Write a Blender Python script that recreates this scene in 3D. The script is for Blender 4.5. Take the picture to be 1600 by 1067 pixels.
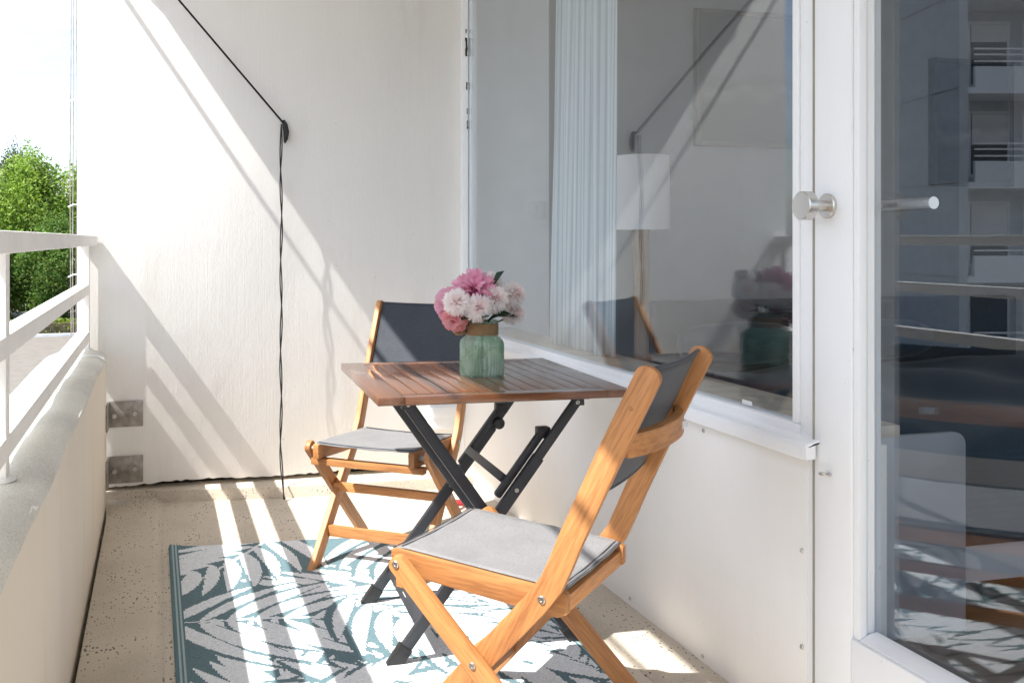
import bpy, bmesh, math, random
import numpy as np
from mathutils import Vector, Matrix
random.seed(7)
rng = np.random.default_rng(11)
for o in list(bpy.data.objects):
    bpy.data.objects.remove(o)
S = bpy.context.scene
COL = S.collection
R = math.radians

# ------------------------------------------------------------------ camera
EYE = 1.112
YAW = 14.77
cd = bpy.data.cameras.new('camera'); cam = bpy.data.objects.new('camera', cd); COL.objects.link(cam)
cam.location = (0, 0, EYE); cam.rotation_euler = (R(90), 0, R(-YAW))
cd.sensor_width = 36; cd.lens = 36 * 1480 / 1600
cd.shift_x = (800 - 640) / 1600; cd.shift_y = -(533.5 - 374) / 1600
cd.clip_start = .05; cd.clip_end = 2000
S.camera = cam

# ------------------------------------------------------------------ sky, sun, exposure
SUND = Vector((.69, .195, -1.0)).normalized()          # direction the light travels
w = bpy.data.worlds.new('World'); S.world = w; w.use_nodes = True
nt = w.node_tree; nt.nodes.clear()
out = nt.nodes.new('ShaderNodeOutputWorld'); bg = nt.nodes.new('ShaderNodeBackground')
sky = nt.nodes.new('ShaderNodeTexSky'); sky.sky_type = 'NISHITA'; sky.sun_disc = False
sky.sun_elevation = math.asin(-SUND.z); sky.sun_rotation = math.atan2(-SUND.x, -SUND.y)
sky.air_density = 1.0; sky.dust_density = 2.0; sky.ozone_density = 1.0
tc = nt.nodes.new('ShaderNodeTexCoord'); mp = nt.nodes.new('ShaderNodeMapping'); mp.inputs['Scale'].default_value = (1, 1, 2.6)
ns = nt.nodes.new('ShaderNodeTexNoise'); ns.inputs['Scale'].default_value = 2.2; ns.inputs['Detail'].default_value = 7
rp = nt.nodes.new('ShaderNodeValToRGB'); rp.color_ramp.elements[0].position = .40; rp.color_ramp.elements[1].position = .72
mx = nt.nodes.new('ShaderNodeMixRGB'); mx.inputs[2].default_value = (5.9, 6.5, 7.5, 1)
nt.links.new(tc.outputs['Generated'], mp.inputs[0]); nt.links.new(mp.outputs[0], ns.inputs['Vector'])
nt.links.new(ns.outputs['Fac'], rp.inputs[0]); nt.links.new(rp.outputs[0], mx.inputs[0])
nt.links.new(sky.outputs[0], mx.inputs[1]); nt.links.new(mx.outputs[0], bg.inputs[0])
bg.inputs[1].default_value = .15; nt.links.new(bg.outputs[0], out.inputs[0])
ld = bpy.data.lights.new('sun', 'SUN'); ld.energy = 5.0; ld.angle = R(.55); ld.color = (1, .96, .905)
sun = bpy.data.objects.new('sun', ld); COL.objects.link(sun)
sun.rotation_euler = SUND.to_track_quat('-Z', 'Y').to_euler(); sun.location = (-6, -1, 8)
S.view_settings.view_transform = 'Standard'; S.view_settings.look = 'None'
S.view_settings.exposure = .97; S.view_settings.gamma = 1
S.render.engine = 'CYCLES'
S.cycles.max_bounces = 12; S.cycles.diffuse_bounces = 6; S.cycles.transparent_max_bounces = 24
S.cycles.sample_clamp_indirect = 8

# ------------------------------------------------------------------ materials
MAT = {}
def nodes(name):
    m = bpy.data.materials.new(name); m.use_nodes = True; MAT[name] = m
    t = m.node_tree; return m, t, t.nodes['Principled BSDF']
def N(t, kind, **kw):
    n = t.nodes.new('ShaderNode' + kind)
    for k, v in kw.items():
        if k in n.inputs: n.inputs[k].default_value = v
        else: setattr(n, k, v)
    return n
def mapped(t, scale, coord='Object'):
    c = N(t, 'TexCoord'); m = N(t, 'Mapping'); m.inputs['Scale'].default_value = scale
    t.links.new(c.outputs[coord], m.inputs[0]); return m.outputs[0]
def ramp(t, fac, stops):
    r = N(t, 'ValToRGB'); e = r.color_ramp.elements
    while len(e) < len(stops): e.new(.5)
    for i, (p, c) in enumerate(stops):
        e[i].position = p; e[i].color = (*c, 1) if len(c) == 3 else c
    t.links.new(fac, r.inputs[0]); return r.outputs[0]
def bump(t, b, h, strength, dist=.01, prev=None):
    n = N(t, 'Bump', Strength=strength, Distance=dist); t.links.new(h, n.inputs['Height'])
    if prev is not None: t.links.new(prev, n.inputs['Normal'])
    t.links.new(n.outputs[0], b.inputs['Normal']); return n.outputs[0]
def mixc(t, fac, a, b, mode='MIX'):
    m = N(t, 'MixRGB', blend_type=mode)
    for i, x in enumerate((fac, a, b)):
        if isinstance(x, (tuple, list)): m.inputs[i].default_value = (*x, 1)
        elif isinstance(x, (int, float)): m.inputs[i].default_value = x
        else: t.links.new(x, m.inputs[i])
    return m.outputs[0]
def plain(name, col, rough=.6, metal=0, var=.06, scale=9, bmp=0, bscale=60, spec=.5):
    m, t, b = nodes(name)
    n = N(t, 'TexNoise', Scale=scale, Detail=6.0); t.links.new(mapped(t, (1, 1, 1)), n.inputs['Vector'])
    lo = tuple(max(0, c * (1 - var * 2)) for c in col); hi = tuple(min(1, c * (1 + var)) for c in col)
    t.links.new(ramp(t, n.outputs['Fac'], [(.3, lo), (.7, hi)]), b.inputs['Base Color'])
    b.inputs['Roughness'].default_value = rough; b.inputs['Metallic'].default_value = metal
    b.inputs['Specular IOR Level'].default_value = spec
    if bmp:
        n2 = N(t, 'TexNoise', Scale=bscale, Detail=4.0); t.links.new(mapped(t, (1, 1, 1)), n2.inputs['Vector'])
        bump(t, b, n2.outputs['Fac'], bmp, .004)
    return m
def render_wall(name, col, rib=.5, dirt=True):
    m, t, b = nodes(name)
    v = N(t, 'TexNoise', Scale=1.0, Detail=5.0, Roughness=.65); t.links.new(mapped(t, (150, 150, 3.0)), v.inputs['Vector'])
    g = N(t, 'TexNoise', Scale=120.0, Detail=5.0, Roughness=.6); t.links.new(mapped(t, (1, 1, .55)), g.inputs['Vector'])
    l = N(t, 'TexNoise', Scale=1.6, Detail=6.0); t.links.new(mapped(t, (1, 1, .5)), l.inputs['Vector'])
    c = ramp(t, l.outputs['Fac'], [(.25, tuple(x * .90 for x in col)), (.5, tuple(x * .97 for x in col)), (.75, col)])
    k = N(t, 'TexNoise', Scale=2.3, Detail=7.0, Roughness=.7); t.links.new(mapped(t, (2.2, 2.2, .35)), k.inputs['Vector'])
    c = mixc(t, ramp(t, k.outputs['Fac'], [(.56, (0, 0, 0)), (.78, (.4, .4, .4))]), c, (col[0] * .72, col[1] * .66, col[2] * .56))
    sp = N(t, 'TexNoise', Scale=55.0, Detail=2.0); t.links.new(mapped(t, (1, 1, 1)), sp.inputs['Vector'])
    c = mixc(t, ramp(t, sp.outputs['Fac'], [(.735, (0, 0, 0)), (.76, (.5, .5, .5))]), c, (col[0] * .5, col[1] * .45, col[2] * .38))
    c = mixc(t, .10, c, ramp(t, v.outputs['Fac'], [(.3, tuple(x * .8 for x in col)), (.6, col)]))
    t.links.new(c, b.inputs['Base Color']); b.inputs['Roughness'].default_value = .85
    b.inputs['Specular IOR Level'].default_value = .2
    a = bump(t, b, v.outputs['Fac'], rib * .8, .003)
    a = bump(t, b, g.outputs['Fac'], rib * .9, .003, a); bump(t, b, l.outputs['Fac'], .5, .02, a)
    return m
def wood(name, a, b_, rough=.45, coat=0, gs=1.0, vr=.17):
    m, t, b = nodes(name)
    vec = mapped(t, (2.0 * gs, 26 * gs, 26 * gs))
    oi = N(t, 'ObjectInfo'); add = N(t, 'VectorMath', operation='ADD'); sc = N(t, 'VectorMath', operation='SCALE'); sc.inputs['Scale'].default_value = 37
    cmb = N(t, 'CombineXYZ')
    for i in range(3): t.links.new(oi.outputs['Random'], cmb.inputs[i])
    t.links.new(cmb.outputs[0], sc.inputs[0]); t.links.new(vec, add.inputs[0]); t.links.new(sc.outputs[0], add.inputs[1])
    n = N(t, 'TexNoise', Scale=1.0, Detail=6.0, Roughness=.6, Distortion=.6); t.links.new(add.outputs[0], n.inputs['Vector'])
    f = N(t, 'TexNoise', Scale=7.0, Detail=4.0); t.links.new(add.outputs[0], f.inputs['Vector'])
    c = ramp(t, n.outputs['Fac'], [(.3, b_), (.52, a), (.75, tuple(min(1, x * 1.18) for x in a))])
    c = mixc(t, .28, c, ramp(t, f.outputs['Fac'], [(.40, tuple(x * .38 for x in b_)), (.56, a)]))
    hs = N(t, 'HueSaturation'); mr = N(t, 'MapRange'); mr.inputs['To Min'].default_value = 1 - vr; mr.inputs['To Max'].default_value = 1 + vr
    t.links.new(oi.outputs['Random'], mr.inputs['Value']); t.links.new(mr.outputs[0], hs.inputs['Value']); t.links.new(c, hs.inputs['Color'])
    t.links.new(hs.outputs[0], b.inputs['Base Color']); b.inputs['Roughness'].default_value = rough
    if coat: b.inputs['Coat Weight'].default_value = coat; b.inputs['Coat Roughness'].default_value = .12
    bump(t, b, f.outputs['Fac'], .12, .001); return m
def concrete(name, col, pit=True, sp=95.0):
    m, t, b = nodes(name)
    l = N(t, 'TexNoise', Scale=3.5, Detail=8.0); t.links.new(mapped(t, (1, 1, 1)), l.inputs['Vector'])
    c = ramp(t, l.outputs['Fac'], [(.28, tuple(x * .68 for x in col)), (.5, tuple(x * .9 for x in col)), (.72, col)])
    f = N(t, 'TexNoise', Scale=220.0, Detail=3.0); t.links.new(mapped(t, (1, 1, 1)), f.inputs['Vector'])
    c = mixc(t, .35, c, ramp(t, f.outputs['Fac'], [(.35, tuple(x * .6 for x in col)), (.65, tuple(min(1, x * 1.2) for x in col))]))
    if pit:
        v = N(t, 'TexVoronoi', Scale=sp, Randomness=1.0); t.links.new(mapped(t, (1, .55, 1)), v.inputs['Vector'])
        g = N(t, 'TexNoise', Scale=7.0, Detail=2.0); t.links.new(mapped(t, (1, 1, 1)), g.inputs['Vector'])
        thr = N(t, 'MapRange'); thr.inputs['From Min'].default_value = .35; thr.inputs['From Max'].default_value = .7; thr.inputs['To Min'].default_value = .12; thr.inputs['To Max'].default_value = .36
        t.links.new(g.outputs['Fac'], thr.inputs['Value'])
        lt = N(t, 'Math', operation='LESS_THAN'); t.links.new(v.outputs['Distance'], lt.inputs[0]); t.links.new(thr.outputs[0], lt.inputs[1])
        pk = N(t, 'SeparateColor'); t.links.new(v.outputs['Color'], pk.inputs[0])
        gt = N(t, 'Math', operation='GREATER_THAN'); t.links.new(pk.outputs[0], gt.inputs[0]); gt.inputs[1].default_value = .45
        ml = N(t, 'Math', operation='MULTIPLY'); t.links.new(lt.outputs[0], ml.inputs[0]); t.links.new(gt.outputs[0], ml.inputs[1])
        c = mixc(t, ml.outputs[0], c, tuple(x * .3 for x in col))
        inv = N(t, 'Math', operation='SUBTRACT'); inv.inputs[0].default_value = 1; t.links.new(ml.outputs[0], inv.inputs[1])
        a = bump(t, b, inv.outputs[0], .5, .002); bump(t, b, f.outputs['Fac'], .25, .002, a)
    else: bump(t, b, f.outputs['Fac'], .3, .002)
    t.links.new(c, b.inputs['Base Color']); b.inputs['Roughness'].default_value = .88
    b.inputs['Specular IOR Level'].default_value = .25; return m
def glassy(name, tint=(.975, .99, 1.0), k=1.75):
    m, t, b = nodes(name); t.nodes.remove(b); o = [n for n in t.nodes if n.type == 'OUTPUT_MATERIAL'][0]
    g = N(t, 'NewGeometry'); d = N(t, 'VectorMath', operation='DOT_PRODUCT')
    t.links.new(g.outputs['Incoming'], d.inputs[0]); t.links.new(g.outputs['Normal'], d.inputs[1])
    ab = N(t, 'Math', operation='ABSOLUTE'); t.links.new(d.outputs['Value'], ab.inputs[0])
    s = N(t, 'Math', operation='SUBTRACT'); s.inputs[0].default_value = 1; t.links.new(ab.outputs[0], s.inputs[1])
    p = N(t, 'Math', operation='POWER'); t.links.new(s.outputs[0], p.inputs[0]); p.inputs[1].default_value = 5
    q = N(t, 'Math', operation='MULTIPLY_ADD', use_clamp=True); t.links.new(p.outputs[0], q.inputs[0]); q.inputs[1].default_value = .96 * k; q.inputs[2].default_value = .04 * k
    tr = N(t, 'BsdfTransparent'); tr.inputs[0].default_value = (*tint, 1); gl = N(t, 'BsdfGlossy'); gl.inputs['Roughness'].default_value = 0.0; gl.inputs['Color'].default_value = (.93, .965, 1, 1)
    wn_ = N(t, 'TexNoise', Scale=2.6, Detail=1.0); t.links.new(mapped(t, (1, 1, .6)), wn_.inputs['Vector'])
    wb = N(t, 'Bump', Strength=.22, Distance=.002); t.links.new(wn_.outputs['Fac'], wb.inputs['Height']); t.links.new(wb.outputs[0], gl.inputs['Normal'])
    ms = N(t, 'MixShader'); t.links.new(q.outputs[0], ms.inputs[0]); t.links.new(tr.outputs[0], ms.inputs[1]); t.links.new(gl.outputs[0], ms.inputs[2])
    t.links.new(ms.outputs[0], o.inputs[0]); return m
def fabric(name, col, scale=900., tr=.0, rough=.7):
    m, t, b = nodes(name)
    wv = N(t, 'TexWave', Scale=scale * .16, Distortion=.0); t.links.new(mapped(t, (1, 1, 1)), wv.inputs['Vector'])
    wv2 = N(t, 'TexWave', Scale=scale * .16, bands_direction='Y'); t.links.new(mapped(t, (1, 1, 1)), wv2.inputs['Vector'])
    f = N(t, 'TexNoise', Scale=260., Detail=3.0); t.links.new(mapped(t, (1, 1, 1)), f.inputs['Vector'])
    c = mixc(t, .5, ramp(t, f.outputs['Fac'], [(.3, tuple(x * .72 for x in col)), (.7, tuple(x * 1.2 for x in col))]), ramp(t, wv2.outputs['Fac'], [(0, tuple(x * .8 for x in col)), (1, tuple(x * 1.15 for x in col))]))
    pt = N(t, 'TexNoise', Scale=11., Detail=5.0); t.links.new(mapped(t, (1, 1, 1)), pt.inputs['Vector'])
    th_ = N(t, 'TexNoise', Scale=1., Detail=2.0); t.links.new(mapped(t, (60, 700, 60)), th_.inputs['Vector'])
    c = mixc(t, 1.0, c, ramp(t, pt.outputs['Fac'], [(.3, (.84, .84, .85)), (.7, (1.0, 1.0, .99))]), 'MULTIPLY')
    c = mixc(t, .6, c, ramp(t, th_.outputs['Fac'], [(.35, (.7, .7, .7)), (.65, (1, 1, 1))]), 'MULTIPLY')
    t.links.new(c, b.inputs['Base Color']); b.inputs['Roughness'].default_value = rough
    b.inputs['Sheen Weight'].default_value = .15; b.inputs['Specular IOR Level'].default_value = .3
    bump(t, b, wv.outputs['Fac'], .15, .0006)
    return m
def vcol(name, rough=.6, trans=.0, spec=.3, bmp=0, weave=False):
    m, t, b = nodes(name); a = N(t, 'Attribute', attribute_name='col')
    t.links.new(a.outputs['Color'], b.inputs['Base Color']); b.inputs['Roughness'].default_value = rough; b.inputs['Specular IOR Level'].default_value = spec
    if weave:
        wv = N(t, 'TexWave', Scale=75.0, bands_direction='Y'); t.links.new(mapped(t, (1, 1, 1)), wv.inputs['Vector'])
        f = N(t, 'TexNoise', Scale=330., Detail=2.0); t.links.new(mapped(t, (1, 1, 1)), f.inputs['Vector'])
        c = mixc(t, .28, a.outputs['Color'], ramp(t, f.outputs['Fac'], [(.35, (.25, .25, .25)), (.65, (1, 1, 1))]), 'MULTIPLY')
        t.links.new(c, b.inputs['Base Color']); x = bump(t, b, wv.outputs['Fac'], .35, .002); bump(t, b, f.outputs['Fac'], .3, .002, x)
    if trans:
        o = [n for n in t.nodes if n.type == 'OUTPUT_MATERIAL'][0]
        tl = N(t, 'BsdfTranslucent'); t.links.new(a.outputs['Color'], tl.inputs[0]); ms = N(t, 'MixShader'); ms.inputs[0].default_value = trans
        t.links.new(b.outputs[0], ms.inputs[1]); t.links.new(tl.outputs[0], ms.inputs[2]); t.links.new(ms.outputs[0], o.inputs[0])
    return m

def grimy(name, col, rough):
    m, t, b = nodes(name)
    a = N(t, 'TexNoise', Scale=1.7, Detail=8.0, Roughness=.65); t.links.new(mapped(t, (1, 1, .6)), a.inputs['Vector'])
    s_ = N(t, 'TexNoise', Scale=9.0, Detail=6.0, Roughness=.7); t.links.new(mapped(t, (2, 2, .12)), s_.inputs['Vector'])
    d = N(t, 'TexNoise', Scale=70.0, Detail=3.0); t.links.new(mapped(t, (1, 1, 1)), d.inputs['Vector'])
    c = ramp(t, a.outputs['Fac'], [(.3, tuple(x * .94 for x in col)), (.65, col)])
    c = mixc(t, ramp(t, s_.outputs['Fac'], [(.55, (0, 0, 0)), (.8, (.14, .14, .14))]), c, tuple(x * y for x, y in zip(col, (.78, .75, .70))))
    c = mixc(t, ramp(t, d.outputs['Fac'], [(.73, (0, 0, 0)), (.76, (.55, .55, .55))]), c, tuple(x * y for x, y in zip(col, (.55, .52, .47))))
    t.links.new(c, b.inputs['Base Color'])
    rr = N(t, 'MapRange'); rr.inputs['To Min'].default_value = rough - .1; rr.inputs['To Max'].default_value = rough + .18
    t.links.new(a.outputs['Fac'], rr.inputs['Value']); t.links.new(rr.outputs[0], b.inputs['Roughness'])
    br = N(t, 'TexNoise', Scale=6.0, Detail=5.0); t.links.new(mapped(t, (14, 14, 1.2)), br.inputs['Vector'])
    x = bump(t, b, br.outputs['Fac'], .10, .002); bump(t, b, a.outputs['Fac'], .25, .006, x)
    return m
render_wall('render_white', (.86, .85, .828), .30)
render_wall('render_cream', (.80, .73, .63), .3)
grimy('paint_white', (.85, .87, .89), .40)
plain('paint_rail', (.83, .82, .80), .5, var=.03, bmp=.1, bscale=90)
grimy('panel_white', (.88, .865, .84), .5)
concrete('cement_cap', (.74, .73, .68), False)
concrete('floor_concrete', (.66, .595, .50), True)
concrete('ground_gravel', (.215, .195, .17), False)
concrete('tower_concrete', (.60, .63, .66), False)
plain('dark_gap', (.02, .018, .016), .9)
plain('steel', (.36, .33, .30), .5, .75, var=.2, scale=30, bmp=.08)
plain('steel_bright', (.62, .60, .57), .28, 1, var=.05)
plain('iron_black', (.034, .037, .044), .36, .0, var=.15, bmp=.05, bscale=300)
plain('plastic_black', (.015, .015, .016), .4)
wood('wood_chair', (.50, .225, .078), (.33, .125, .04), .5, vr=.2)
wood('wood_table', (.185, .068, .026), (.10, .036, .015), .3, 1.0, vr=.07)
wood('wood_lamp', (.36, .22, .12), (.25, .14, .07), .5)
wood('wood_floor', (.13, .085, .05), (.09, .055, .03), .4)
fabric('sling_sunlit', (.25, .25, .255))  # same dark cloth as the backs, sunlit brightness put into its colour
fabric('sling_dark', (.048, .056, .070))
fabric('bedding_blue', (.010, .040, .068), 500)
fabric('sofa_grey', (.03, .045, .06), 500)
fabric('cord_black', (.012, .012, .013), 2000)
glassy('pane_glass')
plain('room_white', (.88, .92, .95), .8, var=.02, bmp=.15, bscale=150)  # bluish cast of the sky light put into the wall colour
plain('room_grey', (.30, .315, .33), .8, var=.03, bmp=.25, bscale=120)  # grey wall, with a little sky-light blue put into its colour
plain('room_ceiling', (.86, .87, .88), .8)
plain('sill_stone', (.50, .45, .38), .35, var=.15, scale=14)
plain('lamp_shade_white', (.86, .86, .88), .8, var=.01)
plain('cabinet_grey', (.36, .385, .42), .4, var=.01)
plain('white_laminate', (.72, .73, .75), .4, var=.01)
plain('frame_brown', (.06, .048, .038), .5)
plain('red_plastic', (.5, .03, .04), .4)
plain('soil_grey', (.30, .28, .24), .9)
fabric('jute', (.36, .23, .11), 3000)
vcol('rug_weave', .8, weave=True, spec=.15)
vcol('petal', .55, .5)
vcol('leaf', .5, .45, .4)
plain('bark', (.11, .085, .06), .9, bmp=.5, bscale=12)
m, t, b = nodes('curtain_stripe')
uvn = N(t, 'UVMap'); sx = N(t, 'SeparateXYZ'); t.links.new(uvn.outputs[0], sx.inputs[0])
mu = N(t, 'Math', operation='MULTIPLY'); mu.inputs[1].default_value = 46; t.links.new(sx.outputs[0], mu.inputs[0])
fr = N(t, 'Math', operation='FRACT'); t.links.new(mu.outputs[0], fr.inputs[0])
t.links.new(ramp(t, fr.outputs[0], [(.0, (.80, .86, .88)), (.55, (.80, .86, .88)), (.62, (.50, .59, .64)), (.95, (.50, .59, .64))]), b.inputs['Base Color'])
b.inputs['Roughness'].default_value = .8
o_ = [n for n in t.nodes if n.type == 'OUTPUT_MATERIAL'][0]; tl = N(t, 'BsdfTranslucent'); tl.inputs[0].default_value = (.75, .82, .85, 1); ms = N(t, 'MixShader'); ms.inputs[0].default_value = .3
t.links.new(b.outputs[0], ms.inputs[1]); t.links.new(tl.outputs[0], ms.inputs[2]); t.links.new(ms.outputs[0], o_.inputs[0])
m, t, b = nodes('picture_print')
sx = N(t, 'SeparateXYZ'); t.links.new(mapped(t, (1, 1, 1)), sx.inputs[0])
pn = N(t, 'TexNoise', Scale=5.0, Detail=8.0); t.links.new(mapped(t, (1, 1, .8)), pn.inputs['Vector'])
ma = N(t, 'Math', operation='MULTIPLY_ADD'); ma.inputs[1].default_value = .16; t.links.new(pn.outputs['Fac'], ma.inputs[0]); t.links.new(sx.outputs[2], ma.inputs[2])
t.links.new(ramp(t, ma.outputs[0], [(0, (.012, .010, .009)), (.30, (.02, .018, .016)), (.36, (.09, .08, .07)), (.40, (.015, .015, .015)), (.47, (.045, .05, .055)), (.9, (.03, .04, .05))]), b.inputs['Base Color'])
b.inputs['Roughness'].default_value = .35
m, t, b = nodes('vase_glass')
vn = N(t, 'TexNoise', Scale=16.0, Detail=4.0); t.links.new(mapped(t, (1, 1, 1)), vn.inputs['Vector'])
cc = ramp(t, vn.outputs['Fac'], [(.35, (.30, .44, .31)), (.55, (.47, .60, .51)), (.72, (.64, .74, .69))])
t.links.new(cc, b.inputs['Base Color']); b.inputs['Roughness'].default_value = .12; b.inputs['IOR'].default_value = 1.45
tr = N(t, 'BsdfTransparent'); t.links.new(ramp(t, vn.outputs['Fac'], [(.3, (.80, .90, .80)), (.7, (.90, .96, .92))]), tr.inputs[0])
ms = N(t, 'MixShader'); ms.inputs[0].default_value = .60; o_ = [n for n in t.nodes if n.type == 'OUTPUT_MATERIAL'][0]
t.links.new(b.outputs[0], ms.inputs[1]); t.links.new(tr.outputs[0], ms.inputs[2]); t.links.new(ms.outputs[0], o_.inputs[0])

# ------------------------------------------------------------------ mesh helpers
class MB:
    def __init__(s): s.v = []; s.f = []; s.c = None
    def add(s, vs, fs):
        o = len(s.v); s.v += [tuple(x) for x in vs]; s.f += [tuple(i + o for i in f) for f in fs]; return s
    def box(s, x0, x1, y0, y1, z0, z1):
        return s.add([(x0, y0, z0), (x1, y0, z0), (x1, y1, z0), (x0, y1, z0), (x0, y0, z1), (x1, y0, z1), (x1, y1, z1), (x0, y1, z1)],
                     [(3, 2, 1, 0), (4, 5, 6, 7), (0, 1, 5, 4), (1, 2, 6, 5), (2, 3, 7, 6), (3, 0, 4, 7)])
    def prism(s, poly, a, b, axis='x'):
        """poly in the two other axes (x:(y,z), y:(x,z), z:(x,y)), extruded from a to b"""
        n = len(poly)
        def P(p, t):
            return {'x': (t, p[0], p[1]), 'y': (p[0], t, p[1]), 'z': (p[0], p[1], t)}[axis]
        vs = [P(p, a) for p in poly] + [P(p, b) for p in poly]
        return s.add(vs, [tuple(range(n))[::-1], tuple(range(n, 2 * n))] + [(i, (i + 1) % n, n + (i + 1) % n, n + i) for i in range(n)])
    def tube(s, pts, r, n=10, caps=True):
        pts = [Vector(p) for p in pts]; rs = r if isinstance(r, (list, tuple)) else [r] * len(pts)
        vs = []; fs = []; up = None
        for i, p in enumerate(pts):
            d = (pts[min(i + 1, len(pts) - 1)] - pts[max(i - 1, 0)]).normalized()
            if up is None: up = d.orthogonal().normalized()
            up = (up - d * up.dot(d)).normalized(); sd = d.cross(up)
            for k in range(n):
                a = 2 * math.pi * k / n; vs.append(p + (up * math.cos(a) + sd * math.sin(a)) * rs[i])
        for i in range(len(pts) - 1):
            for k in range(n):
                fs.append((i * n + k, i * n + (k + 1) % n, (i + 1) * n + (k + 1) % n, (i + 1) * n + k))
        if caps: fs += [tuple(range(n))[::-1], tuple(range((len(pts) - 1) * n, len(pts) * n))]
        return s.add(vs, fs)
    def lathe(s, prof, n=32, cx=0, cy=0, axis='z', shape=None):
        vs = []; fs = []
        for (r, h) in prof:
            for k in range(n):
                a = 2 * math.pi * k / n; q = r * (shape(a, h) if shape else 1)
                p = (q * math.cos(a), q * math.sin(a), h)
                if axis == 'x': p = (p[2], p[0], p[1])
                if axis == 'y': p = (p[0], p[2], p[1])
                vs.append((p[0] + (cx if axis != 'x' else 0), p[1] + (cy if axis == 'z' else 0), p[2]))
        for i in range(len(prof) - 1):
            for k in range(n):
                fs.append((i * n + k, i * n + (k + 1) % n, (i + 1) * n + (k + 1) % n, (i + 1) * n + k))
        return s.add(vs, fs)
    def build(s, name, mat, parent=None, bevel=0, smooth=False, axis=None, origin=None, segs=2, colors=None):
        me = bpy.data.meshes.new(name)
        vs = [Vector(v) for v in s.v]; M = None
        if axis is not None:
            d = Vector(axis).normalized(); e = Vector((1, 0, 0)) if abs(d.x) < .9 else Vector((0, 0, 1))
            e = (e - d * e.dot(d)).normalized(); f = d.cross(e)
            M = Matrix((d, e, f)).transposed()
        og = Vector(origin) if origin is not None else (sum(vs, Vector()) / len(vs) if axis is not None else Vector())
        vs = [v - og for v in vs]
        if M is not None: vs = [M.transposed() @ v for v in vs]
        me.from_pydata([tuple(v) for v in vs], [], s.f)
        if colors is not None:
            at = me.color_attributes.new('col', 'FLOAT_COLOR', 'CORNER')
            tot = np.array([len(p) for p in s.f]); arr = np.repeat(np.asarray(colors, float), tot, axis=0)
            arr = np.concatenate([arr, np.ones((len(arr), 1))], 1); at.data.foreach_set('color', arr.astype(np.float32).ravel())
        else:
            bm = bmesh.new(); bm.from_mesh(me); bmesh.ops.recalc_face_normals(bm, faces=bm.faces)
            if bevel:
                es = [e for e in bm.edges if len(e.link_faces) == 2 and e.calc_face_angle(0) > .5]
                bmesh.ops.bevel(bm, geom=es, offset=bevel, segments=segs, profile=.6, affect='EDGES', clamp_overlap=True)
            bm.to_mesh(me); bm.free()
        if smooth or bevel:
            me.polygons.foreach_set('use_smooth', [True] * len(me.polygons))
            if bevel or smooth == 'auto':
                try: me.set_sharp_from_angle(angle=R(35))
                except Exception: pass
        o = bpy.data.objects.new(name, me); COL.objects.link(o)
        me.materials.append(MAT[mat])
        o.location = og
        if M is not None: o.rotation_euler = M.to_euler()
        if parent is not None: o.parent = parent
        return o
def tag(o, label=None, cat=None, group=None, kind=None):
    if label: o['label'] = label
    if cat: o['category'] = cat
    if group: o['group'] = group
    if kind: o['kind'] = kind
    return o
def empty(name, loc, rz=0):
    o = bpy.data.objects.new(name, None); COL.objects.link(o); o.location = loc; o.rotation_euler = (0, 0, rz); o.empty_display_size = .1; return o
def dup(o, parent=None):
    c = o.copy(); COL.objects.link(c)
    if parent is not None: c.parent = parent
    for ch in list(o.children): dup(ch, c)
    return c
def member(pts, width, flat_end=False, flat_start=False, rnd=True):
    """outline polygon of a bar whose centreline runs through pts (2-D), rounded ends or cut at z = 0"""
    P = [Vector(p) for p in pts]; L = []; Rr = []
    h = width / 2
    for i, p in enumerate(P):
        a = (P[i] - P[i - 1]).normalized() if i else (P[1] - P[0]).normalized()
        b = (P[i + 1] - P[i]).normalized() if i < len(P) - 1 else a
        d = (a + b).normalized(); n = Vector((-d.y, d.x)); k = h / max(.5, math.cos(a.angle(b) / 2) if a.angle(b) > 1e-5 else 1)
        L.append(p + n * k); Rr.append(p - n * k)
    def cap(p, d):
        n = Vector((-d.y, d.x)); o = []
        for k in range(1, 8):
            a = math.pi * k / 8; o.append(p + n * h * math.cos(a) + d * h * .75 * math.sin(a))
        return o
    d1 = (P[-1] - P[-2]).normalized(); d0 = (P[0] - P[1]).normalized()
    if flat_end:
        for A in (L, Rr):
            A[-1] = A[-1] + d1 * (-A[-1].y / d1.y)
        ce = []
    else: ce = cap(P[-1], d1) if rnd else []
    cs = cap(P[0], d0) if (rnd and not flat_start) else []
    poly = L + ce + Rr[::-1] + cs
    return [tuple(p) for p in poly]
def bolt(name, parent, p, ax, r=.007, h=.004, mat='steel_bright'):
    """domed bolt head at p pointing along ax (unit axis with sign)"""
    mb = MB(); A = Vector(ax); prof = [(r, 0), (r, h * .5), (r * .8, h), (r * .42, h), (r * .36, h * .4), (.0005, h * .4)]
    e = A.orthogonal().normalized(); f = A.cross(e); n = 12; vs = []; fs = []
    for (q, hh) in prof:
        for k in range(n):
            a = 2 * math.pi * k / n; vs.append(Vector(p) + (e * math.cos(a) + f * math.sin(a)) * q + A * hh)
    for i in range(len(prof) - 1):
        for k in range(n): fs.append((i * n + k, i * n + (k + 1) % n, (i + 1) * n + (k + 1) % n, (i + 1) * n + k))
    mb.add(vs, fs); return mb.build(name, mat, parent, smooth='auto')

# ------------------------------------------------------------------ setting: floor, ceiling, ground
XP, XF, YW = -.215, 1.36, 4.19        # parapet face, facade face, end wall face
mb = MB().box(.0, 1.21, -2.6, 4.3, -.2, 0.0)
fl = mb.build('floor', 'floor_concrete'); tag(fl, kind='structure')
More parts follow.
